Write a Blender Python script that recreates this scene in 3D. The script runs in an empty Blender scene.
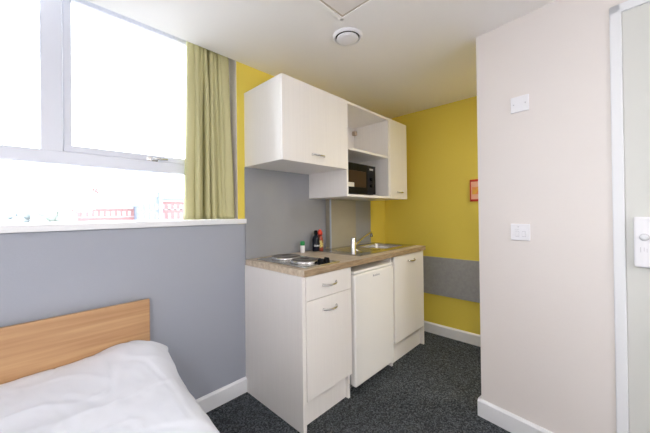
import bpy, bmesh, math, random
from mathutils import Vector, Matrix, noise
random.seed(7)
S = bpy.context.scene
COL = S.collection
PI = math.pi

# ------------------------------------------------------------------ materials
def srgb(r, g, b):
    f = lambda c: (c/255/12.92) if c/255 <= .04045 else ((c/255+.055)/1.055)**2.4
    return (f(r), f(g), f(b), 1)

def mat(name, col, rough=.5, metal=0, spec=.5, col2=None, scale=(8, 8, 8), detail=4, lo=.35, hi=.65,
        bump=0, bscale=None, coat=0, trans=0):
    m = bpy.data.materials.new(name); m.use_nodes = True
    nt = m.node_tree; n = nt.nodes; L = nt.links
    b = n['Principled BSDF']
    b.inputs['Base Color'].default_value = col
    b.inputs['Roughness'].default_value = rough
    b.inputs['Metallic'].default_value = metal
    b.inputs['Specular IOR Level'].default_value = spec
    b.inputs['Coat Weight'].default_value = coat
    tc = n.new('ShaderNodeTexCoord')
    if col2:
        mp = n.new('ShaderNodeMapping'); mp.inputs['Scale'].default_value = scale
        tx = n.new('ShaderNodeTexNoise'); tx.inputs['Scale'].default_value = 1; tx.inputs['Detail'].default_value = detail
        rp = n.new('ShaderNodeValToRGB')
        rp.color_ramp.elements[0].position = lo; rp.color_ramp.elements[0].color = col
        rp.color_ramp.elements[1].position = hi; rp.color_ramp.elements[1].color = col2
        L.new(tc.outputs['Object'], mp.inputs['Vector']); L.new(mp.outputs['Vector'], tx.inputs['Vector'])
        L.new(tx.outputs['Fac'], rp.inputs['Fac']); L.new(rp.outputs['Color'], b.inputs['Base Color'])
    if bump:
        mp2 = n.new('ShaderNodeMapping'); mp2.inputs['Scale'].default_value = bscale or scale
        t2 = n.new('ShaderNodeTexNoise'); t2.inputs['Scale'].default_value = 1; t2.inputs['Detail'].default_value = 5
        bp = n.new('ShaderNodeBump'); bp.inputs['Strength'].default_value = bump; bp.inputs['Distance'].default_value = .01
        L.new(tc.outputs['Object'], mp2.inputs['Vector']); L.new(mp2.outputs['Vector'], t2.inputs['Vector'])
        L.new(t2.outputs['Fac'], bp.inputs['Height']); L.new(bp.outputs['Normal'], b.inputs['Normal'])
    return m

M = {}
M['grey_paint'] = mat('grey_paint', srgb(162, 167, 179), .6, bump=.05, bscale=(90, 90, 90))
M['yellow_paint'] = mat('yellow_paint', srgb(228, 208, 88), .6, bump=.06, bscale=(60, 60, 60))
M['cream_paint'] = mat('cream_paint', srgb(231, 225, 222), .6, bump=.06, bscale=(60, 60, 60))
M['ceiling_paint'] = mat('ceiling_paint', srgb(247, 245, 243), .7, bump=.04, bscale=(50, 50, 50))
M['white_gloss'] = mat('white_gloss', srgb(234, 236, 240), .35)
M['hatch'] = mat('hatch_paint', srgb(238, 232, 228), .55)
M['hatch_gap'] = mat('hatch_gap', srgb(196, 184, 168), .7)
M['upvc'] = mat('upvc', srgb(222, 226, 238), .3)
M['laminate'] = mat('laminate', srgb(241, 238, 235), .28, col2=srgb(238, 235, 232), scale=(120, 120, 2.5), detail=3)
M['laminate_edge'] = mat('laminate_edge', srgb(226, 221, 212), .4)
M['worktop'] = mat('worktop', srgb(186, 166, 142), .32, col2=srgb(226, 212, 192), scale=(7, 38, 38), detail=8, lo=.3, hi=.7)
M['worktop_edge'] = mat('worktop_edge', srgb(140, 119, 94), .4, col2=srgb(178, 155, 126), scale=(12, 60, 90), detail=7)
M['steel'] = mat('steel', srgb(196, 194, 190), .22, 1, bump=.02, bscale=(4, 120, 120))
M['steel_dark'] = mat('steel_dark', srgb(120, 118, 116), .5, 1)
M['chrome'] = mat('chrome', srgb(222, 222, 222), .2, 1)
M['plate'] = mat('hot_plate', srgb(128, 122, 120), .32, .8, bump=.05, bscale=(200, 200, 200))
M['black'] = mat('black_plastic', srgb(14, 15, 18), .4, spec=.12)
M['rubber'] = mat('dark_rubber', srgb(30, 30, 32), .7)
M['navy'] = mat('dark_blue_plastic', srgb(17, 21, 34), .3, spec=.2)
M['dark_glass'] = mat('dark_glass', srgb(66, 50, 36), .35, spec=.12)
M['fridge'] = mat('fridge_enamel', srgb(238, 237, 234), .25)
M['fridge_grey'] = mat('fridge_grey', srgb(186, 186, 188), .4)
M['splash'] = mat('splash_panel', srgb(152, 155, 161), .28, col2=srgb(146, 149, 155), scale=(3, 3, 3))
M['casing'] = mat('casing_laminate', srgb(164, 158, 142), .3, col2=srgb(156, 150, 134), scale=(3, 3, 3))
M['trim_grey'] = mat('trim_grey', srgb(176, 186, 200), .4)
M['dado'] = mat('dado_panel', srgb(158, 160, 164), .45, col2=srgb(149, 151, 156), scale=(40, 40, 40))
M['linen'] = mat('white_linen', srgb(229, 232, 241), .85, spec=.2, bump=.05, bscale=(300, 300, 300))
M['mattress'] = mat('mattress_fabric', srgb(225, 225, 228), .9)
M['plastic'] = mat('white_plastic', srgb(240, 240, 245), .3)
M['plastic_grey'] = mat('grey_plastic', srgb(168, 168, 174), .4)
M['faint'] = mat('faint_grey', srgb(206, 206, 212), .4)
M['door'] = mat('door_paint', srgb(214, 215, 211), .45)
M['red'] = mat('red_plastic', srgb(206, 56, 32), .4)
M['yellow_card'] = mat('yellow_card', srgb(240, 190, 70), .5, col2=srgb(240, 150, 90), scale=(30, 30, 30))
M['pink_card'] = mat('pink_card', srgb(244, 190, 160), .5)
M['green'] = mat('green_plastic', srgb(28, 140, 74), .4)
M['sauce'] = mat('red_sauce', srgb(140, 52, 36), .35)
M['sauce_label'] = mat('sauce_label', srgb(214, 200, 120), .5, col2=srgb(120, 60, 40), scale=(60, 60, 60), lo=.45, hi=.55)
M['kerb'] = mat('asphalt', srgb(165, 165, 165), .9)
M['brick_far'] = mat('red_brick', srgb(131, 96, 96), .9)
M['chimney_far'] = mat('dark_brick', srgb(112, 84, 86), .9)
M['stone_far'] = mat('pale_stone', srgb(140, 124, 124), .9)
M['slate_far'] = mat('slate', srgb(104, 112, 128), .8)
M['roof_far'] = mat('pale_roof', srgb(128, 132, 140), .8)
M['leaf_far'] = mat('foliage', srgb(122, 131, 124), .9, col2=srgb(132, 138, 132), scale=(1, 1, 1))
M['leaf_far2'] = mat('blue_green_foliage', srgb(124, 131, 134), .9)
M['bark'] = mat('bark', srgb(120, 104, 90), .9)
M['cardboard'] = mat('bracket_beige', srgb(190, 172, 150), .6)

# beech: long horizontal grain
def wood(name, c1, c2, c3):
    m = mat(name, c1, .42)
    nt = m.node_tree; n = nt.nodes; L = nt.links; b = n['Principled BSDF']
    tc = n.new('ShaderNodeTexCoord'); mp = n.new('ShaderNodeMapping'); mp.inputs['Scale'].default_value = (1.6, 30, 46)
    t = n.new('ShaderNodeTexNoise'); t.inputs['Scale'].default_value = 1; t.inputs['Detail'].default_value = 7; t.inputs['Distortion'].default_value = .6
    rp = n.new('ShaderNodeValToRGB'); e = rp.color_ramp.elements
    e[0].position = .3; e[0].color = c1; e[1].position = .72; e[1].color = c3
    k = e.new(.5); k.color = c2
    L.new(tc.outputs['Object'], mp.inputs['Vector']); L.new(mp.outputs['Vector'], t.inputs['Vector'])
    L.new(t.outputs['Fac'], rp.inputs['Fac']); L.new(rp.outputs['Color'], b.inputs['Base Color'])
    return m
M['beech'] = wood('beech', srgb(170, 128, 90), srgb(184, 144, 104), srgb(196, 158, 116))

# carpet: speckled loop pile
def carpet():
    m = mat('carpet', srgb(60, 64, 68), .95, spec=.1)
    nt = m.node_tree; n = nt.nodes; L = nt.links; b = n['Principled BSDF']
    tc = n.new('ShaderNodeTexCoord')
    v = n.new('ShaderNodeTexVoronoi'); v.inputs['Scale'].default_value = 160
    v2 = n.new('ShaderNodeTexNoise'); v2.inputs['Scale'].default_value = 60; v2.inputs['Detail'].default_value = 3
    sp = n.new('ShaderNodeSeparateColor'); L.new(v.outputs['Color'], sp.inputs[0])
    mxv = n.new('ShaderNodeMath'); mxv.operation = 'MULTIPLY_ADD'; mxv.inputs[1].default_value = .7
    ml = n.new('ShaderNodeMath'); ml.operation = 'MULTIPLY'; ml.inputs[1].default_value = .3
    L.new(v2.outputs['Fac'], ml.inputs[0]); L.new(sp.outputs[0], mxv.inputs[0]); L.new(ml.outputs[0], mxv.inputs[2])
    rp = n.new('ShaderNodeValToRGB'); e = rp.color_ramp.elements
    e[0].position = .15; e[0].color = srgb(40, 43, 47); e[1].position = .92; e[1].color = srgb(108, 113, 117)
    k = e.new(.5); k.color = srgb(66, 70, 74)
    bp = n.new('ShaderNodeBump'); bp.inputs['Strength'].default_value = .25; bp.inputs['Distance'].default_value = .002
    L.new(tc.outputs['Object'], v.inputs['Vector']); L.new(tc.outputs['Object'], v2.inputs['Vector']); L.new(mxv.outputs[0], rp.inputs['Fac'])
    L.new(rp.outputs['Color'], b.inputs['Base Color']); L.new(v2.outputs['Fac'], bp.inputs['Height'])
    L.new(bp.outputs['Normal'], b.inputs['Normal'])
    return m
M['carpet'] = carpet()

# curtain cloth: part translucent
def cloth():
    m = bpy.data.materials.new('curtain_cloth'); m.use_nodes = True
    nt = m.node_tree; n = nt.nodes; L = nt.links
    b = n['Principled BSDF']; b.inputs['Base Color'].default_value = srgb(206, 202, 156); b.inputs['Roughness'].default_value = .75
    b.inputs['Specular IOR Level'].default_value = .2
    t = n.new('ShaderNodeBsdfTranslucent'); t.inputs['Color'].default_value = srgb(206, 200, 150)
    mx = n.new('ShaderNodeMixShader'); mx.inputs['Fac'].default_value = .14
    L.new(b.outputs[0], mx.inputs[1]); L.new(t.outputs[0], mx.inputs[2]); L.new(mx.outputs[0], n['Material Output'].inputs['Surface'])
    return m
M['curtain'] = cloth()

def glass():
    m = bpy.data.materials.new('window_glass'); m.use_nodes = True
    nt = m.node_tree; n = nt.nodes; L = nt.links
    n.remove(n['Principled BSDF'])
    t = n.new('ShaderNodeBsdfTransparent'); t.inputs['Color'].default_value = (.97, .98, .99, 1)
    g = n.new('ShaderNodeBsdfGlossy'); g.inputs['Roughness'].default_value = .02
    f = n.new('ShaderNodeFresnel'); f.inputs['IOR'].default_value = 1.3
    mx = n.new('ShaderNodeMixShader')
    L.new(f.outputs[0], mx.inputs['Fac']); L.new(t.outputs[0], mx.inputs[1]); L.new(g.outputs[0], mx.inputs[2])
    L.new(mx.outputs[0], n['Material Output'].inputs['Surface'])
    return m
M['glass'] = glass()
def globe():
    m = bpy.data.materials.new('globe_glass'); m.use_nodes = True
    nt = m.node_tree; n = nt.nodes; L = nt.links
    n.remove(n['Principled BSDF'])
    t = n.new('ShaderNodeBsdfTransparent'); d = n.new('ShaderNodeBsdfTranslucent'); mx = n.new('ShaderNodeMixShader'); mx.inputs['Fac'].default_value = .3
    L.new(t.outputs[0], mx.inputs[1]); L.new(d.outputs[0], mx.inputs[2]); L.new(mx.outputs[0], n['Material Output'].inputs['Surface'])
    return m
M['globe'] = globe()

def emit(name, col, s):
    m = bpy.data.materials.new(name); m.use_nodes = True
    b = m.node_tree.nodes['Principled BSDF']
    b.inputs['Base Color'].default_value = (.9, .9, .9, 1)
    b.inputs['Emission Color'].default_value = col; b.inputs['Emission Strength'].default_value = s
    return m

# ------------------------------------------------------------------ mesh helpers
def B(): return bmesh.new()

def merge(bm, src, mtx=None):
    if mtx is not None: src.transform(mtx)
    t = bpy.data.meshes.new('t'); src.to_mesh(t); src.free(); bm.from_mesh(t); bpy.data.meshes.remove(t)

def box(bm, x0, x1, y0, y1, z0, z1, bev=0, seg=2, mi=0, mtx=None):
    s = bmesh.new()
    vs = [s.verts.new(v) for v in ((x0,y0,z0),(x1,y0,z0),(x1,y1,z0),(x0,y1,z0),(x0,y0,z1),(x1,y0,z1),(x1,y1,z1),(x0,y1,z1))]
    for f in ((0,3,2,1),(4,5,6,7),(0,1,5,4),(1,2,6,5),(2,3,7,6),(3,0,4,7)):
        s.faces.new([vs[i] for i in f]).material_index = mi
    if bev: bmesh.ops.bevel(s, geom=list(s.edges), offset=bev, segments=seg, affect='EDGES', profile=.5)
    for f in s.faces: f.material_index = mi
    merge(bm, s, mtx); return bm

def lathe(bm, prof, c=(0,0,0), n=32, mtx=None, mi=0):
    """prof: (radius, z) pairs from bottom to top round the z axis"""
    s = bmesh.new(); rings = []
    for r, z in prof:
        if r < 1e-6: rings.append([s.verts.new((0,0,z))])
        else: rings.append([s.verts.new((r*math.cos(2*PI*i/n), r*math.sin(2*PI*i/n), z)) for i in range(n)])
    for a, b in zip(rings, rings[1:]):
        for i in range(n):
            j = (i+1) % n
            if len(a) == 1 and len(b) == 1: continue
            if len(a) == 1: s.faces.new((a[0], b[j], b[i]))
            elif len(b) == 1: s.faces.new((a[i], a[j], b[0]))
            else: s.faces.new((a[i], a[j], b[j], b[i]))
    for r in (rings[0], rings[-1]):
        if len(r) > 1:
            s.faces.new(r if r is rings[-1] else list(reversed(r)))
    for f in s.faces: f.material_index = mi; f.smooth = True
    m = Matrix.Translation(c)
    if mtx is not None: m = m @ mtx
    merge(bm, s, m); return bm

def tube(bm, pts, rad, n=12, mi=0):
    """round bar along a path; rad a number or a list"""
    s = bmesh.new(); pts = [Vector(p) for p in pts]; rings = []
    rs = rad if isinstance(rad, (list, tuple)) else [rad]*len(pts)
    up = None
    for i, p in enumerate(pts):
        d = (pts[min(i+1, len(pts)-1)]-pts[max(i-1, 0)]).normalized()
        if up is None:
            up = Vector((0,0,1)) if abs(d.z) < .9 else Vector((1,0,0))
        a = d.cross(up).normalized(); b = a.cross(d).normalized(); up = b
        rings.append([s.verts.new(p+(a*math.cos(2*PI*k/n)+b*math.sin(2*PI*k/n))*rs[i]) for k in range(n)])
    for a, b in zip(rings, rings[1:]):
        for k in range(n):
            f = s.faces.new((a[k], a[(k+1)%n], b[(k+1)%n], b[k])); f.smooth = True
    s.faces.new(list(reversed(rings[0]))); s.faces.new(rings[-1])
    bmesh.ops.recalc_face_normals(s, faces=s.faces)
    for f in s.faces: f.material_index = mi
    merge(bm, s); return bm

def root_loc(o):
    v = Vector((0,0,0))
    while o is not None: v = v+o.location; o = o.parent
    return v

def obj(name, bm, m, parent=None, label=None):
    """one mesh object; the shape is given in room coordinates"""
    me = bpy.data.meshes.new(name)
    if parent is not None: bm.transform(Matrix.Translation(-root_loc(parent)))
    bmesh.ops.recalc_face_normals(bm, faces=bm.faces)
    bm.to_mesh(me); bm.free()
    for k in (m if isinstance(m, (list, tuple)) else [m]): me.materials.append(k)
    o = bpy.data.objects.new(name, me); COL.objects.link(o)
    if parent is not None: o.parent = parent
    if label: o['label'] = label
    return o

def thing(name, label, cat, loc=(0,0,0), group=None):
    o = bpy.data.objects.new(name, None); COL.objects.link(o); o.location = loc; o.empty_display_size = .05
    o['label'] = label; o['category'] = cat
    if group: o['group'] = group
    return o

def tag(o, label, cat, group=None, kind=None):
    o['label'] = label; o['category'] = cat
    if group: o['group'] = group
    if kind: o['kind'] = kind
    return o

def struct(name, bm, m, label=None, cat=None, parent=None):
    o = obj(name, bm, m, parent)
    if parent is None:
        o['kind'] = 'structure'
        if label: o['label'] = label
        if cat: o['category'] = cat
    elif label: o['label'] = label
    return o

# ------------------------------------------------------------------ measures (metres)
ZC = 2.25          # ceiling
XE = 1.777         # end wall (yellow)
XL, YB = -2.9, -4.2
SILL = 1.18
XO = -.055         # right edge of the window opening
# angled cream wall: local frame s along the wall toward the camera, t out of the wall (into the room), z up
A = Vector((.814, -1.25, 0)); DV = Vector((-.14, -1, 0)).normalized(); NV = Vector((-1, .14, 0)).normalized()
WM = Matrix(((DV.x, NV.x, 0, A.x), (DV.y, NV.y, 0, A.y), (0, 0, 1, 0), (0, 0, 0, 1)))

# ------------------------------------------------------------------ room shell
b = B(); box(b, XL-.2, XE+.2, YB-.2, .2, -.1, 0)
struct('floor', b, M['carpet'], 'dark charcoal speckled carpet', 'carpet')

b = B(); box(b, XL-.2, XE+.2, YB-.2, 0, ZC, ZC+.15)
struct('ceiling', b, M['ceiling_paint'], 'plain white painted ceiling', 'ceiling')

b = B()
box(b, XL, .012, 0, .2, 0, SILL-.035, mi=0)                    # grey below the window
box(b, .012, XE, 0, .2, 0, SILL-.035, mi=1); box(b, 0, XE, 0, .2, SILL-.035, ZC+.15, mi=1)                       # yellow behind the kitchen
box(b, XO, 0, 0, .2, SILL-.035, ZC+.15, mi=1)               # yellow strip beside the window
b.faces.ensure_lookup_table()
for f in b.faces:
    if abs(f.calc_center_median().x-XO) < .002: f.material_index = 2
box(b, XL, XE, 0, .2, ZC+.15, ZC+.25, mi=2)                 # head of the reveal
struct('wall_window', b, [M['grey_paint'], M['yellow_paint'], M['cream_paint']],
       'window wall painted grey below the sill and yellow behind the kitchen', 'wall')
b = B(); box(b, XE, XE+.2, YB, .2, 0, ZC+.25)
struct('wall_end', b, M['yellow_paint'], 'bright yellow end wall beyond the kitchen', 'wall')
b = B(); box(b, XL-.2, XL, YB-.2, .2, 0, ZC+.25)
struct('wall_left', b, M['cream_paint'])
b = B(); box(b, XL-.2, XE+.2, YB-.2, YB, 0, ZC+.25)
struct('wall_rear', b, M['cream_paint'])

DS0, DS1 = .573, 1.46            # door frame along the angled wall
b = B()
box(b, 0, DS0+.02, -.12, 0, 0, ZC, mtx=WM)
box(b, DS0+.02, DS1-.02, -.12, 0, 2.085, ZC, mtx=WM)
box(b, DS1-.02, 2.94, -.12, 0, 0, ZC, mtx=WM)
struct('wall_right', b, M['cream_paint'], 'smooth cream wall jutting out right of the kitchen', 'wall')

# baseboards
def base_prof(bm, x0, x1, y_wall, side):                    # along x
    s = bmesh.new()
    pts = [(0,0),(.016,0),(.016,.088),(.006,.1),(0,.1)]
    a = [s.verts.new((x0, y_wall+side*p, z)) for p, z in pts]; c = [s.verts.new((x1, y_wall+side*p, z)) for p, z in pts]
    n = len(pts)
    for i in range(n): s.faces.new((a[i], a[(i+1)%n], c[(i+1)%n], c[i]))
    s.faces.new(a); s.faces.new(c); merge(bm, s)
    return bm
b = B(); base_prof(b, XL, -.002, 0, -1)
struct('baseboard_window', b, M['white_gloss'], 'white skirting board under the grey window wall', 'skirting board')
b = B(); base_prof(b, YB, -.0, 0, 1); b.transform(Matrix.Translation((XE, 0, 0)) @ Matrix.Rotation(PI/2, 4, 'Z'))
struct('baseboard_end', b, M['white_gloss'], 'white skirting board at the foot of the yellow end wall', 'skirting board')
b = B(); base_prof(b, -.016, DS0, 0, 1); s_ = b
s_.transform(WM)
box(b, -.016, 0, -.12, .004, 0, .1, mtx=WM)
struct('baseboard_right', b, M['white_gloss'], 'white skirting board along the cream wall', 'skirting board')

# door in the angled wall
b = B()
box(b, DS0, DS0+.038, -.03, .007, 0, 2.105, .004, mtx=WM)
box(b, DS1-.038, DS1, -.03, .007, 0, 2.105, .004, mtx=WM)
box(b, DS0, DS1, -.03, .007, 2.067, 2.105, .004, mtx=WM)
struct('trim_1', b, M['white_gloss'], 'white door frame at the right edge of the picture', 'door frame')
dr = bpy.data.objects.new('door_1', None); COL.objects.link(dr); dr['kind'] = 'structure'
dr.location = WM @ Vector((DS0+.04, 0, 0)); dr['label'] = 'flat off white door right of the cream wall'; dr['category'] = 'door'
b = B(); box(b, DS0+.0385, DS1-.0385, -.045, .0, .006, 2.0665, .002, mtx=WM); struct('door_leaf', b, M['door'], parent=dr)
T2 = lambda s, t, z: WM @ Vector((s, t, z))
dl = thing('door_lock', 'white plastic unit with round button on the door at the right edge', 'door lock', T2(.7, -.005, .97))
b = B(); box(b, .637, .745, -.005, .022, .972, 1.182, .008, 3, mtx=WM); obj('body', b, M['plastic'], dl)
RT = WM.to_3x3().to_4x4() @ Matrix.Rotation(-PI/2, 4, 'X')   # z axis -> local +t
b = B(); lathe(b, [(.0,0),(.012,0),(.012,.010),(.010,.014),(.005,.015),(0,.015)], T2(.668, .02, 1.098), 28, RT); obj('button', b, M['white_gloss'], dl)
b = B(); lathe(b, [(.015,0),(.015,.002),(.0125,.002),(.0125,0)], T2(.668, .0215, 1.098), 28, RT); obj('button_ring', b, M['faint'], dl)
b = B()
box(b, .656, .658, .0215, .0228, 1.035, 1.056, mtx=WM)
obj('marking', b, M['faint'], dl)
b = B(); box(b, .666, .6675, .0215, .0228, 1.040, 1.056, mtx=WM); obj('marking', b, M['faint'], dl)
b = B(); box(b, .674, .6755, .0215, .0228, 1.036, 1.052, mtx=WM)
obj('marking', b, M['faint'], dl)

# ------------------------------------------------------------------ window
WX0, YW = -2.82, .12
def frame_member(bm, x0, x1, z0, z1, y0=YW, y1=YW+.06, bev=.006): box(bm, x0, x1, y0, y1, z0, z1, bev, 2)
w = bpy.data.objects.new('window_1', None); COL.objects.link(w); w['kind'] = 'structure'; w.location = (-1.4, YW, SILL)
w['label'] = 'wide white framed window filling the wall above the sill'; w['category'] = 'window'
ZT = ZC+.15
b = B()
frame_member(b, WX0, XO, ZT-.06, ZT); frame_member(b, WX0, XO, SILL-.03, SILL+.006)
frame_member(b, WX0, XO, 1.468, 1.532, YW-.004)
frame_member(b, XO-.05, XO-.001, SILL-.028, ZT-.002, YW+.001, YW+.058); frame_member(b, WX0+.001, WX0+.05, SILL-.028, ZT-.002, YW+.001, YW+.058)
for mx in (-1.005, -1.93): frame_member(b, mx, mx+.08, 1.525, ZT-.05, YW-.0025)
struct('window_frame', b, M['upvc'], parent=w)
def sash(x0, x1, z0, z1, handle=True, pn=None):
    b = B(); t = .034
    y0, y1 = YW+.012, YW+.05
    for q in ((x0, x1, z0, z0+t, 0), (x0, x1, z1-t, z1, 0), (x0+.001, x0+t, z0+.004, z1-.004, .0012), (x1-t, x1-.001, z0+.004, z1-.004, .0012)): box(b, q[0], q[1], y0+q[4], y1-q[4], q[2], q[3], .004)
    o = struct('window_sash', b, M['upvc'], parent=w)
    b = B(); box(b, x0+t-.004, x1-t+.004, YW+.028, YW+.034, z0+t-.004, z1-t+.004)
    struct('window_pane', b, M['glass'], parent=w)
    if handle:
        hx = (x0+x1)/2-.02; hz = z0+.006
        b = B(); box(b, hx-.03, hx+.03, YW-.004, YW+.013, hz-.012, hz+.012, .004)
        tube(b, [(hx, YW, hz), (hx, YW-.02, hz), (hx+.02, YW-.03, hz+.002), (hx+.075, YW-.028, hz+.004)], [.008,.008,.007,.006])
        struct('window_handle', b, M['chrome'], 'silver window handle', parent=w)
sash(-.9235, XO-.052, 1.5335, ZT-.062)
for x0, x1 in ((-1.85, -1.007), (WX0+.05, -1.932)):
    b = B(); box(b, x0-.003, x1+.003, YW+.028, YW+.034, 1.53, ZT-.057); struct('window_pane', b, M['glass'], parent=w)
b = B(); box(b, WX0+.045, XO-.045, YW+.028, YW+.034, SILL, 1.47); struct('window_pane', b, M['glass'], parent=w)
b = B(); box(b, XL, WX0, .0, .2, SILL-.035, ZT); struct('wall_pier', b, M['grey_paint'])

b = B(); box(b, XL, 0, -.022, YW+.004, SILL-.033, SILL, .004, 3)
struct('window_sill', b, M['white_gloss'], 'long white sill board along the bottom of the window', 'window sill')

# ------------------------------------------------------------------ curtain
def curtain_mesh(x0, x1, zb, zt, yc):
    """folds of uneven width that hang almost straight and open a little towards the hem"""
    b = B(); nx, nz = 300, 40; g = []
    ctr = [0, .15, .24, .35, .43, .50, .58, .65, .73, .81, 1.0]       # valleys between folds
    dep = [.066, .088, .060, .080, .056, .084, .062, .072, .090, .096]
    for j in range(nz+1):
        v = j/nz; z = zb+(zt-zb)*v; row = []
        for i in range(nx+1):
            u = i/nx
            for k in range(10):
                if u <= ctr[k+1] or k == 9: break
            w = (u-ctr[k])/(ctr[k+1]-ctr[k])
            bulge = math.sin(PI*w)**.75 if 0 < w < 1 else 0
            y = yc+.032-dep[k]*bulge*(1.0-.25*v)+.004*math.sin(9*v+k*1.7)*bulge
            lean = (.006*math.sin(3.1*v+k*2.1)+.010*math.sin(k*2.7)*(1-v))*math.sin(PI*u)
            xl = x0-.028*(1-v)**1.3; xr = x1+.034*(1-v)
            x = xl+(xr-xl)*u+lean-.40*(ctr[k+1]-ctr[k])*(x1-x0)*math.sin(2*PI*w)
            row.append(b.verts.new((x, y, z)))
        g.append(row)
    for j in range(nz):
        for i in range(nx):
            f = b.faces.new((g[j][i], g[j][i+1], g[j+1][i+1], g[j+1][i])); f.smooth = True
    return b
cu = obj('curtain', curtain_mesh(-.345, -.104, SILL+.003, ZT-.008, .062), M['curtain'])
md = cu.modifiers.new('thick', 'SOLIDIFY'); md.thickness = .0025
tag(cu, 'olive green curtain gathered at the right end of the window', 'curtain')

# ------------------------------------------------------------------ outside
GZ = -11.0
b = B(); box(b, -160, 260, .6, 420, GZ-1, GZ); struct('ground', b, M['kerb'])

def hip_roof(bm, x0, x1, y0, y1, z0, z1, inset, mi=0):
    s = bmesh.new()
    a = [s.verts.new(p) for p in ((x0,y0,z0),(x1,y0,z0),(x1,y1,z0),(x0,y1,z0))]
    ym = (y0+y1)/2
    r0 = s.verts.new((x0+inset, ym, z1)); r1 = s.verts.new((x1-inset, ym, z1))
    for f in ((a[0],a[1],r1,r0),(a[1],a[2],r1),(a[2],a[3],r0,r1),(a[3],a[0],r0),(a[3],a[2],a[1],a[0])): s.faces.new(f)
    for f in s.faces: f.material_index = mi
    merge(bm, s)

bl = thing('building', 'long red brick building with pale hipped roof and two chimneys seen through the window', 'building', (9, 55, GZ))
b = B(); box(b, 4.6, 11.24, 51, 60, GZ, 2.1); obj('wall', b, M['brick_far'], bl)
b = B(); box(b, 4.4, 11.14, 50.8, 60.2, 2.1, 2.45); box(b, 4.5, 11.24, 50.85, 51.1, .85, 1.05); obj('cornice', b, M['stone_far'], bl)
b = B(); hip_roof(b, 4.4, 11.0, 50.8, 60.2, 2.45, 4.3, 2.6); obj('roof', b, M['roof_far'], bl)
for (cx, cy, hw, zt) in ((4.75+.45, 51.6, .5, 4.3), (6.85, 54, .38, 5.0)):
    b = B(); box(b, cx-hw, cx+hw, cy-hw*.8, cy+hw*.8, 2.2, zt); box(b, cx-hw*1.15, cx+hw*1.15, cy-hw*.95, cy+hw*.95, zt-.35, zt-.1)
    ch = obj('chimney', b, M['chimney_far'], bl)
    for k in (-1, 1):
        b = B(); lathe(b, [(.13,0),(.16,.05),(.12,.35),(.14,.4)], (cx+k*hw*.45, cy, zt), 10); obj('chimney_pot', b, M['brick_far'], ch)
for k in range(9):
    x = 4.95+k*.68
    b = B(); box(b, x, x+.42, 50.9, 51.05, 1.1, 1.85); obj('window', b, M['stone_far'], bl)
    b = B(); box(b, x, x+.42, 50.9, 51.05, -.6, .4); obj('window', b, M['stone_far'], bl)

gb = thing('building', 'pale blue gabled building between the two red brick ranges through the window', 'building', (12.5, 50, GZ))
b = B(); box(b, 11.25, 14.6, 49.2, 58, GZ, 2.5)
s = bmesh.new(); a = [s.verts.new(p) for p in ((11.15,49.2,2.5),(14.72,49.2,2.5),(13.6,49.2,4.8),(12.4,49.2,4.8),(11.15,58,2.5),(14.72,58,2.5),(13.6,58,4.8),(12.4,58,4.8))]
for f in ((0,1,2,3),(7,6,5,4),(1,5,6,2),(0,3,7,4),(3,2,6,7),(0,4,5,1)): s.faces.new([a[i] for i in f])
merge(b, s); obj('wall', b, M['slate_far'], gb)
for r_ in range(3):
    for k in range(4):
        b = B(); box(b, 11.5+k*.75, 11.9+k*.75, 49.1, 49.25, -.8+r_*1.4, .1+r_*1.4); obj('window', b, M['stone_far'], gb)
b = B(); box(b, 14.1, 14.7, 48.9, 49.6, GZ, 4.9); obj('drainpipe_tower', b, M['slate_far'], gb, 'blue grey tower')

rb = thing('building', 'red brick range with flat roof nearest the curtain through the window', 'building', (17, 54, GZ))
b = B(); box(b, 14.95, 24, 51, 60, GZ, 3.3); obj('wall', b, M['brick_far'], rb)
b = B(); box(b, 14.85, 24.2, 50.8, 60.2, 3.3, 3.55); box(b, 14.85, 24.1, 50.9, 51.1, 1.9, 2.15); obj('cornice', b, M['stone_far'], rb)
b = B(); box(b, 15.2, 20.5, 52, 59, 3.5, 4.1); obj('roof', b, M['slate_far'], rb)
for r_ in range(3):
    for k in range(7):
        x = 15.1+k*.95
        b = B(); box(b, x, x+.48, 50.9, 51.1, -.9+r_*1.45, r_*1.45); obj('window', b, M['stone_far'], rb)

def tree(label, x, y, zt, rx, rz, m, seed):
    t = thing('tree', label, 'tree', (x, y, GZ))
    rnd = random.Random(seed); b = B()
    for k in range(16):
        s = bmesh.new(); bmesh.ops.create_icosphere(s, subdivisions=3, radius=1)
        r = rx*(.32+.22*rnd.random())
        for v in s.verts:
            v.co *= 1+.28*noise.noise(v.co*2.4+Vector((k*3.1, seed, 0)))
        cx = x+rx*(rnd.random()*2-1)*.75; cz = zt-rz*.5+(rnd.random()*2-1)*rz*.35-abs(cx-x)*.25*rz/rx
        merge(b, s, Matrix.Translation((cx, y+rx*(rnd.random()-.5), cz)) @ Matrix.Diagonal((r, r, r*rz/rx*.8, 1)))
    for f in b.faces: f.smooth = True
    obj('crown', b, m, t)
    b = B(); tube(b, [(x, y, GZ), (x+.1, y, GZ+4), (x, y, zt-rz*.6)], [.4, .3, .2]); obj('trunk', b, M['bark'], t)
tree('pale rounded tree left of the brick building through the window', 1.7, 50, 2.7, 1.7, 2.6, M['leaf_far'], 3)
tree('low pale bush at the far left beyond the window', -1.2, 52, 1.75, 1.6, 1.6, M['leaf_far2'], 8)

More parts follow.
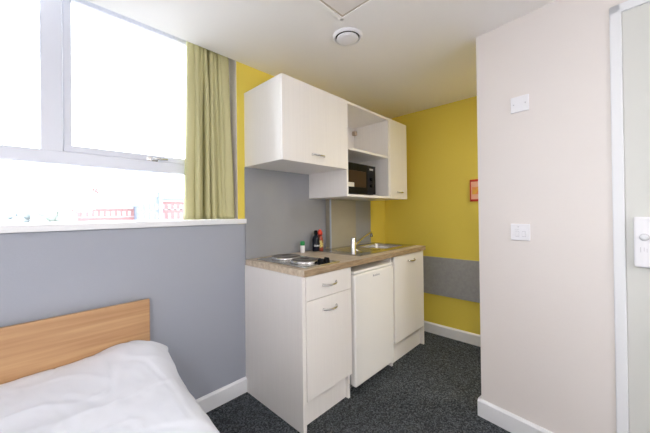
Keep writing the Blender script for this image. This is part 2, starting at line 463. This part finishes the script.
# ------------------------------------------------------------------ bed
def edge_board(x0, x1, y0, y1, z0, z1): 
    b = B(); box(b, x0, x1, y0, y1, z0, z1, .003, 2); return b
bed = thing('bed_frame', 'beech wood bed with plain flat headboard against the grey wall', 'bed', (-1.15, -1.0, 0))
o = obj('headboard', edge_board(-1.62, -.6, -.048, -.026, .2, .77), M['beech'], bed)
b = B()
box(b, -.71, -.685, -2.04, -.05, .2, .34, .003); box(b, -1.615, -1.59, -2.04, -.05, .2, .34, .003); obj('side_rail', b, M['beech'], bed)
b = B(); box(b, -1.615, -.685, -2.065, -2.04, .2, .42, .003); obj('footboard', b, M['beech'], bed)
b = B(); box(b, -1.59, -.71, -2.04, -.05, .27, .29)
obj('slat_base', b, M['beech'], bed)
for lx in (-1.61, -.74):
    for ly in (-2.06, -.1):
        b = B(); box(b, lx, lx+.05, ly, ly+.05, 0, .28, .003); obj('leg', b, M['beech'], bed)
mt = B(); box(mt, -1.575, -.70, -2.02, -.055, .291, .495, .03, 4)
mt = tag(obj('mattress', mt, M['mattress']), 'mattress under the white duvet on the beech bed', 'mattress')

def duvet():
    b = B(); x0, x1, y0, y1 = -1.625, -.605, -2.025, -.051
    nx, ny = 150, 220; g = []
    r = .05; drop = .16
    W = (x1-x0)+2*drop; 
    for j in range(ny+1):
        v = j/ny; y = y1+(y0-y1)*v; row = []
        for i in range(nx+1):
            # unrolled distance across the bed
            s = -drop+W*i/nx; w_ = x1-x0
            if s < 0: x, z, edge = x0, s, -s
            elif s > w_: x, z, edge = x1, -(s-w_), s-w_
            else: x, z, edge = x0+s, 0, 0
            e = min(max(s, 0), max(w_-s, 0))
            # rounded shoulders
            if 0 < s < w_:
                k = max(0, 1-e/r/1.8); z -= r*.9*k*k
            else: z -= r*.9
            p = Vector((x, y, 0))
            ramp = min(1, (y1-y)/.1); zhead = -.012*(1-ramp)**2
            puff = .018*math.sin(PI*min(1, max(0, s/w_)))
            q = Vector((x*2.2+y*.9, y*3.4-x*1.8, .3))
            wr = .0065*noise.noise(q*1.3)+.004*noise.noise(q*3.1+Vector((5,1,0)))+.0035*noise.ridged_multi_fractal(Vector((x*5+y*3.2, y*1.7-x*3.5, 2)), 1, 2, 3, 1, 2)
            bulge = .012*noise.noise(Vector((y*5, s*6, 4)))
            xx = x+(bulge+ .01*math.sin(y*14)*min(1, edge*8) if s >= w_ else (-bulge if s <= 0 else 0))
            taper = (.035*min(1, (y1-y)/.14) - .085*min(.75, max(0, y1-y-.16))) * max(0, min(1, (s-w_*.6)/(w_*.4))); xx += taper
            if s >= w_-.03:   # the edge wanders slightly outwards and in
                xx += .016*noise.noise(Vector((y*3.1, 7, 0)))+ (.02 if v < .03 else 0)*0
            cr = noise.noise(Vector((x*7+y*2.2, y*2.6-x*2.2, 9.3)))
            top = .54+puff+wr+zhead+z - .0035*max(0, 1-abs(cr)*9) + .003*max(0, 1-abs(noise.noise(Vector((x*4-y*3.4, y*5+x*2, 3.1))))*8) + .055*math.exp(-((x+.68)/.17)**2-((y+.14)/.26)**2)
            # small pucker near the headboard corner
            d = math.hypot(y+.17, (s-w_-.01)*.7)
            if d < .06: top -= 0; xx += .022*(1-d/.06)**2
            row.append(b.verts.new((xx, y, top)))
        g.append(row)
    for j in range(ny):
        for i in range(nx):
            f = b.faces.new((g[j][i], g[j+1][i], g[j+1][i+1], g[j][i+1])); f.smooth = True
    return b
dv_ = obj('duvet', duvet(), M['linen'])
md = dv_.modifiers.new('thick', 'SOLIDIFY'); md.thickness = .012; md.offset = -1
tag(dv_, 'white creased bedsheet spread over the bed', 'bedding')

# ------------------------------------------------------------------ kitchen: base units
FR = -.592       # front faces
def bow_handle(bm, xc, z, y, half=.06, axis='x', out=.028, r=.0055):
    pts = []
    for k in range(13):
        t = -1+2*k/12; o_ = out*(1-t*t)**.6 if abs(t) < 1 else 0
        pts.append((xc+half*t, y-o_, z-.004*(1-t*t)))
    tube(bm, pts, [r*(1.5 if abs(-1+2*k/12) > .9 else 1) for k in range(13)], 10)
    return bm

u = thing('drawer_unit', 'white base cabinet with one drawer above a door under the hob', 'kitchen cabinet', (.21, -.3, 0), 'base cabinets of the kitchenette')
b = B()
box(b, -.008, .018, -.588, -.0005, 0, .861, .001); obj('side_panel', b, M['laminate'], u, 'white end panel reaching the floor')
b = B(); box(b, .402, .42, -.57, -.004, 0, .861, .001); obj('side_panel', b, M['laminate'], u)
b = B(); box(b, .018, .402, -.57, -.004, .15, .168); box(b, .018, .402, -.012, -.004, .168, .861); obj('carcass', b, M['laminate_edge'], u)
b = B(); box(b, .018, .402, -.57, -.5, .843, .861); obj('top_rail', b, M['laminate_edge'], u)
b = B(); box(b, .018, .402, -.545, -.53, 0, .15); obj('plinth', b, M['laminate'], u)
b = B(); box(b, .021, .417, FR, FR+.018, .722, .857, .0015); d_ = obj('drawer', b, M['laminate'], u)
b = B(); bow_handle(b, .21, .792, FR); obj('handle', b, M['chrome'], d_, 'small chrome bow handle')
b = B(); box(b, .021, .417, FR, FR+.018, .165, .718, .0015); d_ = obj('door', b, M['laminate'], u)
b = B(); bow_handle(b, .21, .648, FR); obj('handle', b, M['chrome'], d_, 'small chrome bow handle')

u = thing('sink_unit', 'narrow white base cabinet with one door under the sink', 'kitchen cabinet', (1.2, -.3, 0), 'base cabinets of the kitchenette')
b = B(); box(b, .94, .958, -.57, -.004, 0, .861, .001); obj('side_panel', b, M['laminate'], u)
b = B(); box(b, 1.468, 1.486, -.585, -.004, 0, .861, .001); obj('side_panel', b, M['laminate'], u)
b = B(); box(b, .958, 1.468, -.57, -.004, .15, .168); box(b, .958, 1.468, -.012, -.004, .168, .861); obj('carcass', b, M['laminate_edge'], u)
b = B(); box(b, .958, 1.468, -.55, -.535, 0, .15); obj('plinth', b, M['laminate'], u)
b = B(); box(b, .963, 1.466, FR, FR+.018, .175, .857, .0015); d_ = obj('door', b, M['laminate'], u)
b = B(); bow_handle(b, 1.235, .805, FR); obj('handle', b, M['chrome'], d_, 'small chrome bow handle')

# fridge
f_ = thing('fridge', 'white under counter fridge between the two base cabinets', 'fridge', (.68, -.3, 0))
b = B(); box(b, .442, .922, -.54, -.03, .025, .804, .006); obj('body', b, M['fridge'], f_)
b = B(); box(b, .44, .924, -.605, -.552, .062, .802, .012, 4); d_ = obj('door', b, M['fridge'], f_)
b = B(); box(b, .447, .917, -.552, -.54, .07, .795); obj('door_seal', b, M['fridge_grey'], f_)
b = B(); box(b, .44, .924, -.6, -.03, .8055, .824, .006, 3); obj('top_trim', b, M['fridge'], f_, 'white worktop edge of the fridge')
b = B()
for k, wd in enumerate((.010, .006, .008, .007, .006, .008, .006, .009)):
    x = .648+k*.0105; box(b, x, x+wd*.8, -.6065, -.6045, .760, .770+(.004 if k in (0, 4) else 0))
obj('badge', b, M['plastic_grey'], d_, 'small grey maker badge')
b = B(); box(b, .445, .92, -.54, -.53, .03, .06); obj('kick_grille', b, M['rubber'], f_)
for x in (.48, .88):
    for y in (-.50, -.08):
        b = B(); lathe(b, [(.018,0),(.018,.012),(.01,.014),(.01,.026)], (x, y, 0), 16); obj('foot', b, M['rubber'], f_)

# worktop with a hole for the bowl
def slab_hole(bm, X0, X1, Y0, Y1, hx0, hx1, hy0, hy1, z0, z1):
    for q in ((X0, hx0, Y0, Y1), (hx1, X1, Y0, Y1), (hx0, hx1, Y0, hy0), (hx0, hx1, hy1, Y1)): box(bm, q[0], q[1], q[2], q[3], z0, z1)
    bmesh.ops.remove_doubles(bm, verts=bm.verts, dist=1e-5)
b = B(); slab_hole(b, -.002, 1.5, -.602, -.003, 1.03, 1.40, -.47, -.12, .862, .899)
b.normal_update()
for f in b.faces:
    if f.normal.y < -.9 and f.calc_center_median().y < -.6: f.material_index = 1
    if abs(f.normal.x) > .9 and (f.calc_center_median().x > 1.49): f.material_index = 1
wt = obj('worktop', b, [M['worktop'], M['worktop_edge']])
tag(wt, 'beige stone effect worktop over cabinets and fridge', 'worktop')

# ------------------------------------------------------------------ hob
h = thing('hob', 'small steel electric hob with two solid round plates', 'hob', (.18, -.33, .899))
b = B(); box(b, .035, .325, -.578, -.085, .8995, .908, .0035, 2); obj('hob_top', b, M['steel'], h)
for (cx, cy, r) in ((.185, -.215, .09), (.165, -.425, .082)):
    b = B(); lathe(b, [(r+.003, .908), (r+.0005, .917), (r-.002, .925), (r-.01, .927), (r*.35, .927), (r*.33, .9235), (0, .9235)], (cx, cy, 0), 48)
    pl = obj('hot_plate', b, M['plate'], h)
    b = B(); lathe(b, [(r+.011, .9075), (r+.012, .912), (r+.007, .9215), (r+.0015, .9225), (r+.001, .915), (r+.004, .9075)], (cx, cy, 0), 48); obj('rim', b, M['chrome'], pl)
for (cx, cy) in ((.195, -.535), (.247, -.535)):
    b = B(); lathe(b, [(.02, .908), (.021, .912), (.018, .930), (.015, .933), (0, .933)], (cx, cy, 0), 28)
    box(b, cx-.003, cx+.003, cy-.017, cy+.017, .93, .937, .001)
    k = obj('knob', b, M['black'], h, 'black control knob')

# ------------------------------------------------------------------ sink
sk = thing('sink', 'stainless steel inset sink with drainer and square bowl', 'sink', (1.02, -.3, .9))
b = B(); X0, X1, Y0, Y1 = .60, 1.455, -.53, -.06
hx0, hx1, hy0, hy1 = 1.045, 1.385, -.455, -.135
slab_hole(b, X0, X1, Y0, Y1, hx0, hx1, hy0, hy1, .8995, .905)
obj('rim', b, M['steel'], sk)
b = B()
for k in range(9):
    y = -.44+k*.036; box(b, .70, 1.0, y, y+.012, .904, .9075, .001)
obj('drainer_ridge', b, M['steel'], sk)
s = bmesh.new(); n = 10; prof = [(0, .905), (.002, .895), (.006, .80), (.012, .765), (.03, .75), (.1, .745)]
rings = []
def rrect(x0, x1, y0, y1, r, k=6):
    pts = []
    for cx, cy, a0 in ((x1-r, y1-r, 0), (x0+r, y1-r, PI/2), (x0+r, y0+r, PI), (x1-r, y0+r, 1.5*PI)):
        for i in range(k+1): a = a0+PI/2*i/k; pts.append((cx+r*math.cos(a), cy+r*math.sin(a)))
    return pts
for ins, z in prof: rings.append([s.verts.new((x, y, z)) for x, y in rrect(hx0+ins, hx1-ins, hy0+ins, hy1-ins, .035)])
for a, c in zip(rings, rings[1:]):
    for i in range(len(a)):
        f = s.faces.new((a[i], a[(i+1)%len(a)], c[(i+1)%len(a)], c[i])); f.smooth = True
s.faces.new(rings[-1]); b = B(); merge(b, s)
bo = obj('bowl', b, M['steel'], sk); md = bo.modifiers.new('thick', 'SOLIDIFY'); md.thickness = .001
pr = rrect(hx0, hx1, hy0, hy1, .035); cs = [(hx1, hy1), (hx0, hy1), (hx0, hy0), (hx1, hy0)]
for q in range(4):   # corner fillets between the square cut-out and the rounded bowl
    arc = pr[q*7:(q+1)*7]; b = B()
    c0 = b.verts.new((*cs[q], .9052)); vs = [b.verts.new((x, y, .9052)) for x, y in arc]
    for a, c in zip(vs, vs[1:]): b.faces.new((c0, a, c))
    obj('bowl_corner', b, M['steel'], sk)
b = B(); lathe(b, [(.0, .7465), (.035, .7465), (.038, .7485), (.03, .7495), (0, .748)], ((hx0+hx1)/2, (hy0+hy1)/2, 0), 24); obj('drain', b, M['chrome'], sk)

tp = thing('kitchen_tap', 'chrome mixer tap with long slanting spout at the sink front', 'tap', (.61, -.455, .905))
tx, ty = .622, -.452
b = B(); lathe(b, [(.022, .9055), (.022, .91), (.0185, .914), (.0175, 1.02), (.016, 1.028), (0, 1.03)], (tx, ty, 0), 28); obj('body', b, M['chrome'], tp)
b = B(); tube(b, [(tx, ty, .965), (tx+.06, ty+.012, .982), (.80, -.405, 1.012), (.955, -.365, 1.04), (.985, -.357, 1.04), (1.0, -.353, 1.028), (1.002, -.352, 1.005)], [.0105,.010,.009,.009,.0095,.011,.0115], 16)
obj('spout', b, M['chrome'], tp)
b = B(); tube(b, [(tx, ty, .945), (tx+.03, ty-.012, .935), (tx+.065, ty-.03, .915)], [.007,.006,.005], 10); obj('lever', b, M['chrome'], tp)

# ------------------------------------------------------------------ splashback and pipe boxing
b = B(); box(b, -.003, .80, -.008, -.001, .8995, 1.535, .001)
tag(obj('splashback', b, M['splash']), 'grey splashback panel behind the hob and bottles', 'splashback')
b = B(); box(b, 1.165, 1.488, -.008, -.001, .8995, 1.36, .001)
tag(obj('splashback', b, M['splash']), 'narrow grey splashback panel behind the sink beside the yellow wall', 'splashback')
bx = thing('pipe_boxing', 'grey boxed in pipe casing on the wall behind the tap', 'pipe boxing', (.98, -.03, .9))
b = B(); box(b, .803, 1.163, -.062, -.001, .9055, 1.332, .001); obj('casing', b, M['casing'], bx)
b = B(); box(b, .797, .811, -.066, -.056, .9055, 1.332, .001); obj('corner_strip', b, M['trim_grey'], bx, 'light metal corner strip')

# ------------------------------------------------------------------ wall cabinets
UF = -.421; ZTOP = 2.046; ZB1 = 1.536; ZB2 = 1.334
c = thing('wall_cabinet', 'large white wall cabinet with lift up door, nearest the window', 'wall cabinet', (.3, -.2, ZB1), 'wall cabinets over the kitchenette')
b = B(); box(b, 0, .018, UF+.019, -.002, ZB1, ZTOP, .001); obj('side_panel', b, M['laminate'], c)
b = B(); box(b, .5805, .5985, UF+.019, -.002, ZB1, ZTOP, .001); obj('side_panel', b, M['laminate'], c)
b = B(); box(b, .018, .5805, UF+.019, -.002, ZB1, ZB1+.018); box(b, .018, .5805, UF+.019, -.002, ZTOP-.018, ZTOP); box(b, .018, .5805, -.01, -.002, ZB1+.018, ZTOP-.018); obj('carcass', b, M['laminate'], c)
b = B(); box(b, .001, .5975, UF, UF+.018, ZB1-.002, ZTOP, .0015); d_ = obj('door', b, M['laminate'], c)
b = B(); bow_handle(b, .30, ZB1+.06, UF, .058); obj('handle', b, M['chrome'], d_, 'small chrome bow handle')

c = thing('wall_shelf_unit', 'open white wall unit with a shelf above the microwave', 'shelf unit', (.9, -.2, ZB2))
b = B(); box(b, .600, .618, UF+.004, -.002, ZB2, ZTOP, .001); obj('side_panel', b, M['laminate'], c)
b = B(); box(b, 1.182, 1.2, UF+.004, -.002, ZB2, ZTOP, .001); obj('side_panel', b, M['laminate'], c)
b = B(); box(b, .618, 1.182, UF+.004, -.002, ZB2, ZB2+.018); obj('bottom_panel', b, M['laminate'], c)
b = B(); box(b, .618, 1.182, UF+.004, -.002, ZTOP-.018, ZTOP); obj('top_panel', b, M['laminate'], c)
b = B(); box(b, .618, 1.182, UF+.012, -.002, 1.690, 1.708); obj('shelf', b, M['laminate'], c)
b = B(); box(b, .618, 1.182, -.040, -.034, ZB2+.018, 1.690); obj('back_panel', b, M['laminate'], c)
b = B(); box(b, .618, 1.182, -.040, -.034, 1.708, ZTOP-.018); obj('back_panel', b, M['laminate'], c)
b = B(); box(b, 1.148, 1.182, -.075, -.040, 1.955, 1.995, .003); obj('hanging_bracket', b, M['cardboard'], c, 'beige wall hanging bracket')

c = thing('wall_cabinet', 'narrow white wall cabinet with a hinged door beside the yellow wall', 'wall cabinet', (1.35, -.2, ZB2), 'wall cabinets over the kitchenette')
b = B(); box(b, 1.2012, 1.219, UF+.019, -.002, ZB2, ZTOP, .001); obj('side_panel', b, M['laminate'], c)
b = B(); box(b, 1.490, 1.508, UF+.019, -.002, ZB2, ZTOP, .001); obj('side_panel', b, M['laminate'], c)
b = B(); box(b, 1.219, 1.490, UF+.019, -.002, ZB2, ZB2+.018); box(b, 1.219, 1.490, UF+.019, -.002, ZTOP-.018, ZTOP); box(b, 1.219, 1.490, -.01, -.002, ZB2+.018, ZTOP-.018); obj('carcass', b, M['laminate'], c)
b = B(); box(b, 1.202, 1.508, UF, UF+.018, ZB2, ZTOP, .0015); d_ = obj('door', b, M['laminate'], c)
b = B(); bow_handle(b, 1.365, ZB2+.062, UF, .045); obj('handle', b, M['chrome'], d_, 'small chrome bow handle')

# ------------------------------------------------------------------ microwave
m_ = thing('microwave', 'black compact microwave oven in the open wall unit', 'microwave', (.845, -.2, ZB2+.018))
z0 = ZB2+.03; mx0, mx1, my0, my1, mz1 = .632, 1.075, -.352, -.05, 1.615
b = B(); box(b, mx0, mx1, my0+.02, my1, z0, mz1, .008, 3); obj('body', b, M['black'], m_)
b = B(); box(b, mx0, .95, my0, my0+.019, z0+.004, mz1-.004, .004, 2); d_ = obj('door', b, M['black'], m_)
b = B(); box(b, mx0+.04, .93, my0-.002, my0+.004, z0+.055, mz1-.065, .002); obj('door_window', b, M['dark_glass'], d_, 'brown tinted glass door window')
b = B(); box(b, .665, .765, my0-.006, my0-.002, z0+.054, z0+.088, .0015); obj('cream_block', b, M['laminate_edge'], d_, 'small cream block on the door')  # thin cream block raised on the door glass
b = B(); box(b, .952, mx1, my0, my0+.019, z0+.004, mz1-.004, .004, 2); p_ = obj('control_panel', b, M['navy'], m_, 'dark blue control panel')
b = B(); box(b, .985, 1.035, my0-.0015, my0+.002, mz1-.045, mz1-.03); obj('display', b, M['plastic_grey'], p_, 'pale display strip')
for zz in (z0+.075, z0+.13):
    b = B(); lathe(b, [(.018, 0), (.017, .012), (.014, .015), (0, .015)], (1.006, my0, zz), 24, Matrix.Rotation(PI/2, 4, 'X')); obj('knob', b, M['black'], p_)
for x in (mx0+.04, mx1-.04):
    for y in (my0+.05, my1-.05):
        b = B(); lathe(b, [(.012, ZB2+.018), (.012, z0+.002)], (x, y, 0), 12); obj('foot', b, M['rubber'], m_)

# ------------------------------------------------------------------ bottles
bt = thing('bottle', 'black plastic bottle with white writing on the worktop', 'bottle', (.607, -.075, .8995))
bx_, by_ = .607, -.075
b = B(); lathe(b, [(.026, .8995), (.029, .904), (.030, .95), (.030, .995), (.024, 1.018), (.014, 1.03), (.013, 1.036)], (bx_, by_, 0), 28); obj('body', b, M['navy'], bt)
b = B(); lathe(b, [(.015, 1.036), (.016, 1.04), (.015, 1.062), (.010, 1.07), (0, 1.071)], (bx_, by_, 0), 20); obj('cap', b, M['black'], bt)
b = B()   # white lettering band on the side facing the room
for k, (hh, ww) in enumerate(((.014, .35), (.010, .2), (.012, .16), (.010, .3), (.012, .3))):
    a0 = -2.75+k*.36
    for part in range(3):
        a = a0+part*ww*.35
        cx_, cy_ = bx_+.0306*math.cos(a), by_+.0306*math.sin(a)
        box(b, -.0012, .0012, -.0012, .0012, 0, hh*(1 if part != 1 else .45), mtx=Matrix.Translation((cx_, cy_, .941)) @ Matrix.Rotation(a, 4, 'Z'))
    for part in range(2):
        a = a0+part*ww*.35+ww*.17
        cx_, cy_ = bx_+.0304*math.cos(a), by_+.0304*math.sin(a)
        box(b, -.0008, .0008, -.003, .003, 0, .002, mtx=Matrix.Translation((cx_, cy_, .941+(hh-.002)*(part))) @ Matrix.Rotation(a, 4, 'Z'))
obj('lettering', b, M['plastic'], bt, 'white lettering')
sx_, sy_ = .66, -.07
bt = thing('bottle', 'red sauce bottle with patterned label behind the black bottle', 'bottle', (sx_, sy_, .8995))
b = B(); lathe(b, [(.024, .8995), (.027, .904), (.027, .99), (.021, 1.015), (.015, 1.03)], (sx_, sy_, 0), 28); obj('body', b, M['sauce'], bt)
b = B(); lathe(b, [(.0275, .925), (.0278, .926), (.0278, .985), (.0275, .986)], (sx_, sy_, 0), 28); obj('bottle_label', b, M['sauce_label'], bt)
b = B(); lathe(b, [(.020, 1.03), (.023, 1.034), (.021, 1.055), (.014, 1.066), (.010, 1.074), (0, 1.076)], (sx_, sy_, 0), 20); obj('cap', b, M['red'], bt)
sx_, sy_ = .478, -.055
bt = thing('spice_jar', 'small white jar with green cap on the worktop beside the black bottle', 'jar', (sx_, sy_, .8995))
b = B(); lathe(b, [(.017, .8995), (.0185, .902), (.0185, .953), (.016, .957)], (sx_, sy_, 0), 24); obj('body', b, M['plastic'], bt)
b = B(); lathe(b, [(.0175, .957), (.019, .959), (.0185, .986), (.013, .991), (0, .991)], (sx_, sy_, 0), 24); obj('cap', b, M['green'], bt)

# ------------------------------------------------------------------ end wall items
b = B(); box(b, XE-.018, XE-.0005, -2.0, -.02, .392, .762, .0015)
tag(obj('wall_panel', b, M['dado']), 'grey rubbing board fixed low across the yellow end wall', 'wall panel')
nt_ = thing('fire_notice', 'red framed notice on the yellow wall half hidden by the cream wall', 'sign', (XE, -.98, 1.4))
b = B(); y0, y1, z0, z1 = -1.055, -.908, 1.3, 1.5
box(b, XE-.006, XE-.0005, y0, y1, z0, z1, .001); obj('backing', b, M['pink_card'], nt_)
b = B()
for q in ((y0, y1, z0, z0+.02), (y0, y1, z1-.02, z1), (y0, y0+.009, z0, z1), (y1-.009, y1, z0, z1)): box(b, XE-.010, XE-.0055, q[0], q[1], q[2], q[3], .001)
obj('frame', b, M['red'], nt_, 'red border')
b = B(); box(b, XE-.0075, XE-.0055, y0+.02, y1-.018, z0+.065, z1-.07); obj('text_panel', b, M['yellow_card'], nt_, 'yellow orange panel')

# ------------------------------------------------------------------ cream wall fittings
pt = thing('blank_plate', 'upper white square blank cover plate on the cream wall', 'wall plate', T2(.222, 0, 1.74))
b = B(); box(b, .181, .266, .0005, .010, 1.742, 1.826, .003, 3, mtx=WM); obj('plate', b, M['plastic'], pt)
for s_ in (.196, .251):
    b = B(); lathe(b, [(.0035, 0), (.0035, .0015), (0, .002)], T2(s_, .0095, 1.784), 12, RT); obj('screw', b, M['faint'], pt)
sw = thing('light_switch', 'lower white switch plate with two rockers on the cream wall', 'switch', T2(.217, 0, 1.055))
b = B(); box(b, .173, .262, .0005, .011, 1.054, 1.142, .003, 3, mtx=WM); obj('plate', b, M['plastic'], sw)
for s_ in (.197, .228):
    b = B(); box(b, s_-.001, s_+.016, .0105, .0115, 1.074, 1.104, mtx=WM); obj('rocker_gap', b, M['faint'], sw)
    b = B(); box(b, s_+.0005, s_+.0145, .0105, .0155, 1.0765, 1.1015, .001, mtx=WM); obj('rocker', b, M['plastic'], sw)
for q in ((.207, .213, 1.124, 1.129), (.192, .214, 1.112, 1.1135)):
    b = B(); box(b, q[0], q[1], .0105, .0114, q[2], q[3], mtx=WM); obj('marking', b, M['faint'], sw)

# ------------------------------------------------------------------ ceiling items
vt = thing('ceiling_vent', 'round white air vent on the ceiling in front of the wall cabinets', 'vent', (.262, -.712, ZC))
flip = Matrix.Rotation(PI, 4, 'X')
b = B(); lathe(b, [(.088, 0), (.088, .004), (.080, .012), (.076, .015), (.072, .012), (.070, .0)], (.262, -.712, ZC), 56, flip); obj('outer_ring', b, M['plastic'], vt)
b = B(); lathe(b, [(.0, .001), (.0695, .001), (.0695, .002), (0, .002)], (.262, -.712, ZC), 40, flip); obj('vent_throat', b, M['rubber'], vt)
b = B(); lathe(b, [(.0, .010), (.058, .010), (.064, .013), (.065, .017), (.062, .021), (.04, .025), (0, .026)], (.262, -.712, ZC), 48, flip); obj('disc', b, M['plastic'], vt)
b = B(); lathe(b, [(.005, .003), (.005, .011)], (.262, -.712, ZC), 12, flip); obj('spindle', b, M['plastic'], vt)
hx, hy, hs = .128, -.782, .56
ht = thing('access_hatch', 'square flush access hatch in the ceiling beside the round vent', 'hatch', (hx-hs/2, hy-hs/2, ZC))
b = B(); w_ = .02
for q in ((hx-hs, hx, hy-w_, hy), (hx-hs, hx, hy-hs, hy-hs+w_), (hx-hs, hx-hs+w_, hy-hs, hy), (hx-w_, hx, hy-hs, hy)): box(b, q[0], q[1], q[2], q[3], ZC-.006, ZC-.0005, .002)
obj('frame', b, M['ceiling_paint'], ht)
b = B(); box(b, hx-hs+.02, hx-.02, hy-hs+.02, hy-.02, ZC-.0015, ZC-.0005); obj('shadow_gap', b, M['hatch_gap'], ht)
b = B(); box(b, hx-hs+.031, hx-.031, hy-hs+.031, hy-.031, ZC-.004, ZC-.001, .001); obj('hatch_panel', b, M['hatch'], ht)

# unseen ceiling light added behind the camera to brighten the room
cl = thing('added_ceiling_light', 'added round white ceiling light, unseen, over the left rear of the room', 'ceiling light', (-2.2, -2.4, ZC))
b = B(); lathe(b, [(.34, 0), (.34, .03), (.33, .035)], (-2.2, -2.4, ZC), 48, flip); obj('base', b, M['plastic'], cl)
b = B(); lathe(b, [(.32, .035), (.315, .05), (.27, .075), (.1, .09), (0, .092)], (-2.2, -2.4, ZC), 48, flip); obj('diffuser', b, emit('added_lamp_diffuser', (1, .97, .95, 1), 3), cl)
ld = bpy.data.lights.new('lamp', 'AREA'); ld.shape = 'DISK'; ld.size = .6; ld.energy = 18; ld.color = (1, .985, .97)
lo = bpy.data.objects.new('lamp', ld); COL.objects.link(lo); lo.location = (-2.2, -2.4, ZC-.11)

fl = thing('added_floor_lamp', 'added slim floor lamp with white globe shade, unseen, in the rear corner of the room', 'floor lamp', (-.4, -3.7, 0))  # out of view, added as fill to lift the ceiling
b = B(); lathe(b, [(.14, 0), (.14, .012), (.02, .03), (0, .03)], (-.4, -3.7, 0), 32); obj('base', b, M['chrome'], fl)
b = B(); lathe(b, [(.011, .028), (.011, 1.3)], (-.4, -3.7, 0), 14); obj('pole', b, M['chrome'], fl)
b = B(); lathe(b, [(.03, 1.3), (.1, 1.315), (.165, 1.37), (.19, 1.46), (.165, 1.55), (.1, 1.605), (0, 1.625)], (-.4, -3.7, 0), 32); obj('lamp_shade', b, M['globe'], fl)
ld3 = bpy.data.lights.new('added_floor_bulb', 'POINT'); ld3.shadow_soft_size = .2; ld3.energy = 32; ld3.color = (.99, .99, 1)
lo3 = bpy.data.objects.new('added_floor_bulb', ld3); COL.objects.link(lo3); lo3.location = (-.4, -3.7, 1.46)
cl = thing('added_ceiling_light', 'added small round ceiling light, unseen, in the entrance passage behind the cream wall', 'ceiling light', (1.38, -2.0, ZC))  # hidden fill added to brighten the yellow end wall
b = B(); lathe(b, [(.14, 0), (.14, .03), (.13, .035)], (1.38, -2.0, ZC), 40, flip); obj('base', b, M['plastic'], cl)
b = B(); lathe(b, [(.125, .035), (.12, .055), (.08, .075), (0, .082)], (1.38, -2.0, ZC), 40, flip); obj('diffuser', b, bpy.data.materials['added_lamp_diffuser'], cl)
ld2 = bpy.data.lights.new('added_passage_lamp', 'AREA'); ld2.shape = 'DISK'; ld2.size = .24; ld2.energy = 9; ld2.color = (1, .97, .94)
lo2 = bpy.data.objects.new('added_passage_lamp', ld2); COL.objects.link(lo2); lo2.location = (1.38, -2.0, ZC-.1)

# ------------------------------------------------------------------ daylight
w_ = bpy.data.worlds.new('World'); S.world = w_; w_.use_nodes = True
bg = w_.node_tree.nodes['Background']; bg.inputs['Color'].default_value = (.92, .96, 1, 1); bg.inputs['Strength'].default_value = 6.2
pd = bpy.data.lights.new('window_portal', 'AREA'); pd.shape = 'RECTANGLE'; pd.size = 2.75; pd.size_y = 1.22; pd.energy = 1
pd.cycles.is_portal = True
po = bpy.data.objects.new('window_portal', pd); COL.objects.link(po); po.location = ((WX0+XO)/2, YW+.1, (SILL+ZT)/2)
po.rotation_euler = (-PI/2, 0, 0)

# ------------------------------------------------------------------ camera
cd = bpy.data.cameras.new('camera'); cam = bpy.data.objects.new('camera', cd); COL.objects.link(cam); S.camera = cam
Fv = Vector((.72348955, .69031411, .00541281)); Rv = Vector((.69032093, -.72340156, -.01213229)); Uv = Vector((.00445946, -.01251417, .99991175))
mw = Matrix(((Rv.x, Uv.x, -Fv.x), (Rv.y, Uv.y, -Fv.y), (Rv.z, Uv.z, -Fv.z))).to_4x4()
cam.matrix_world = Matrix.Translation((-1.0745, -1.7876, 1.2156)) @ mw
cd.sensor_width = 36; cd.lens = 291.68*36/650; cd.shift_y = -5.5/650; cd.clip_start = .02; cd.clip_end = 900

S.view_settings.view_transform = 'Standard'; S.view_settings.look = 'None'; S.view_settings.gamma = 1
S.view_settings.use_curve_mapping = False; S.view_settings.exposure = 0.72
S.cycles.max_bounces = 14; S.cycles.diffuse_bounces = 8; S.cycles.use_denoising = True
S.cycles.transparent_max_bounces = 12; S.cycles.sample_clamp_indirect = 6
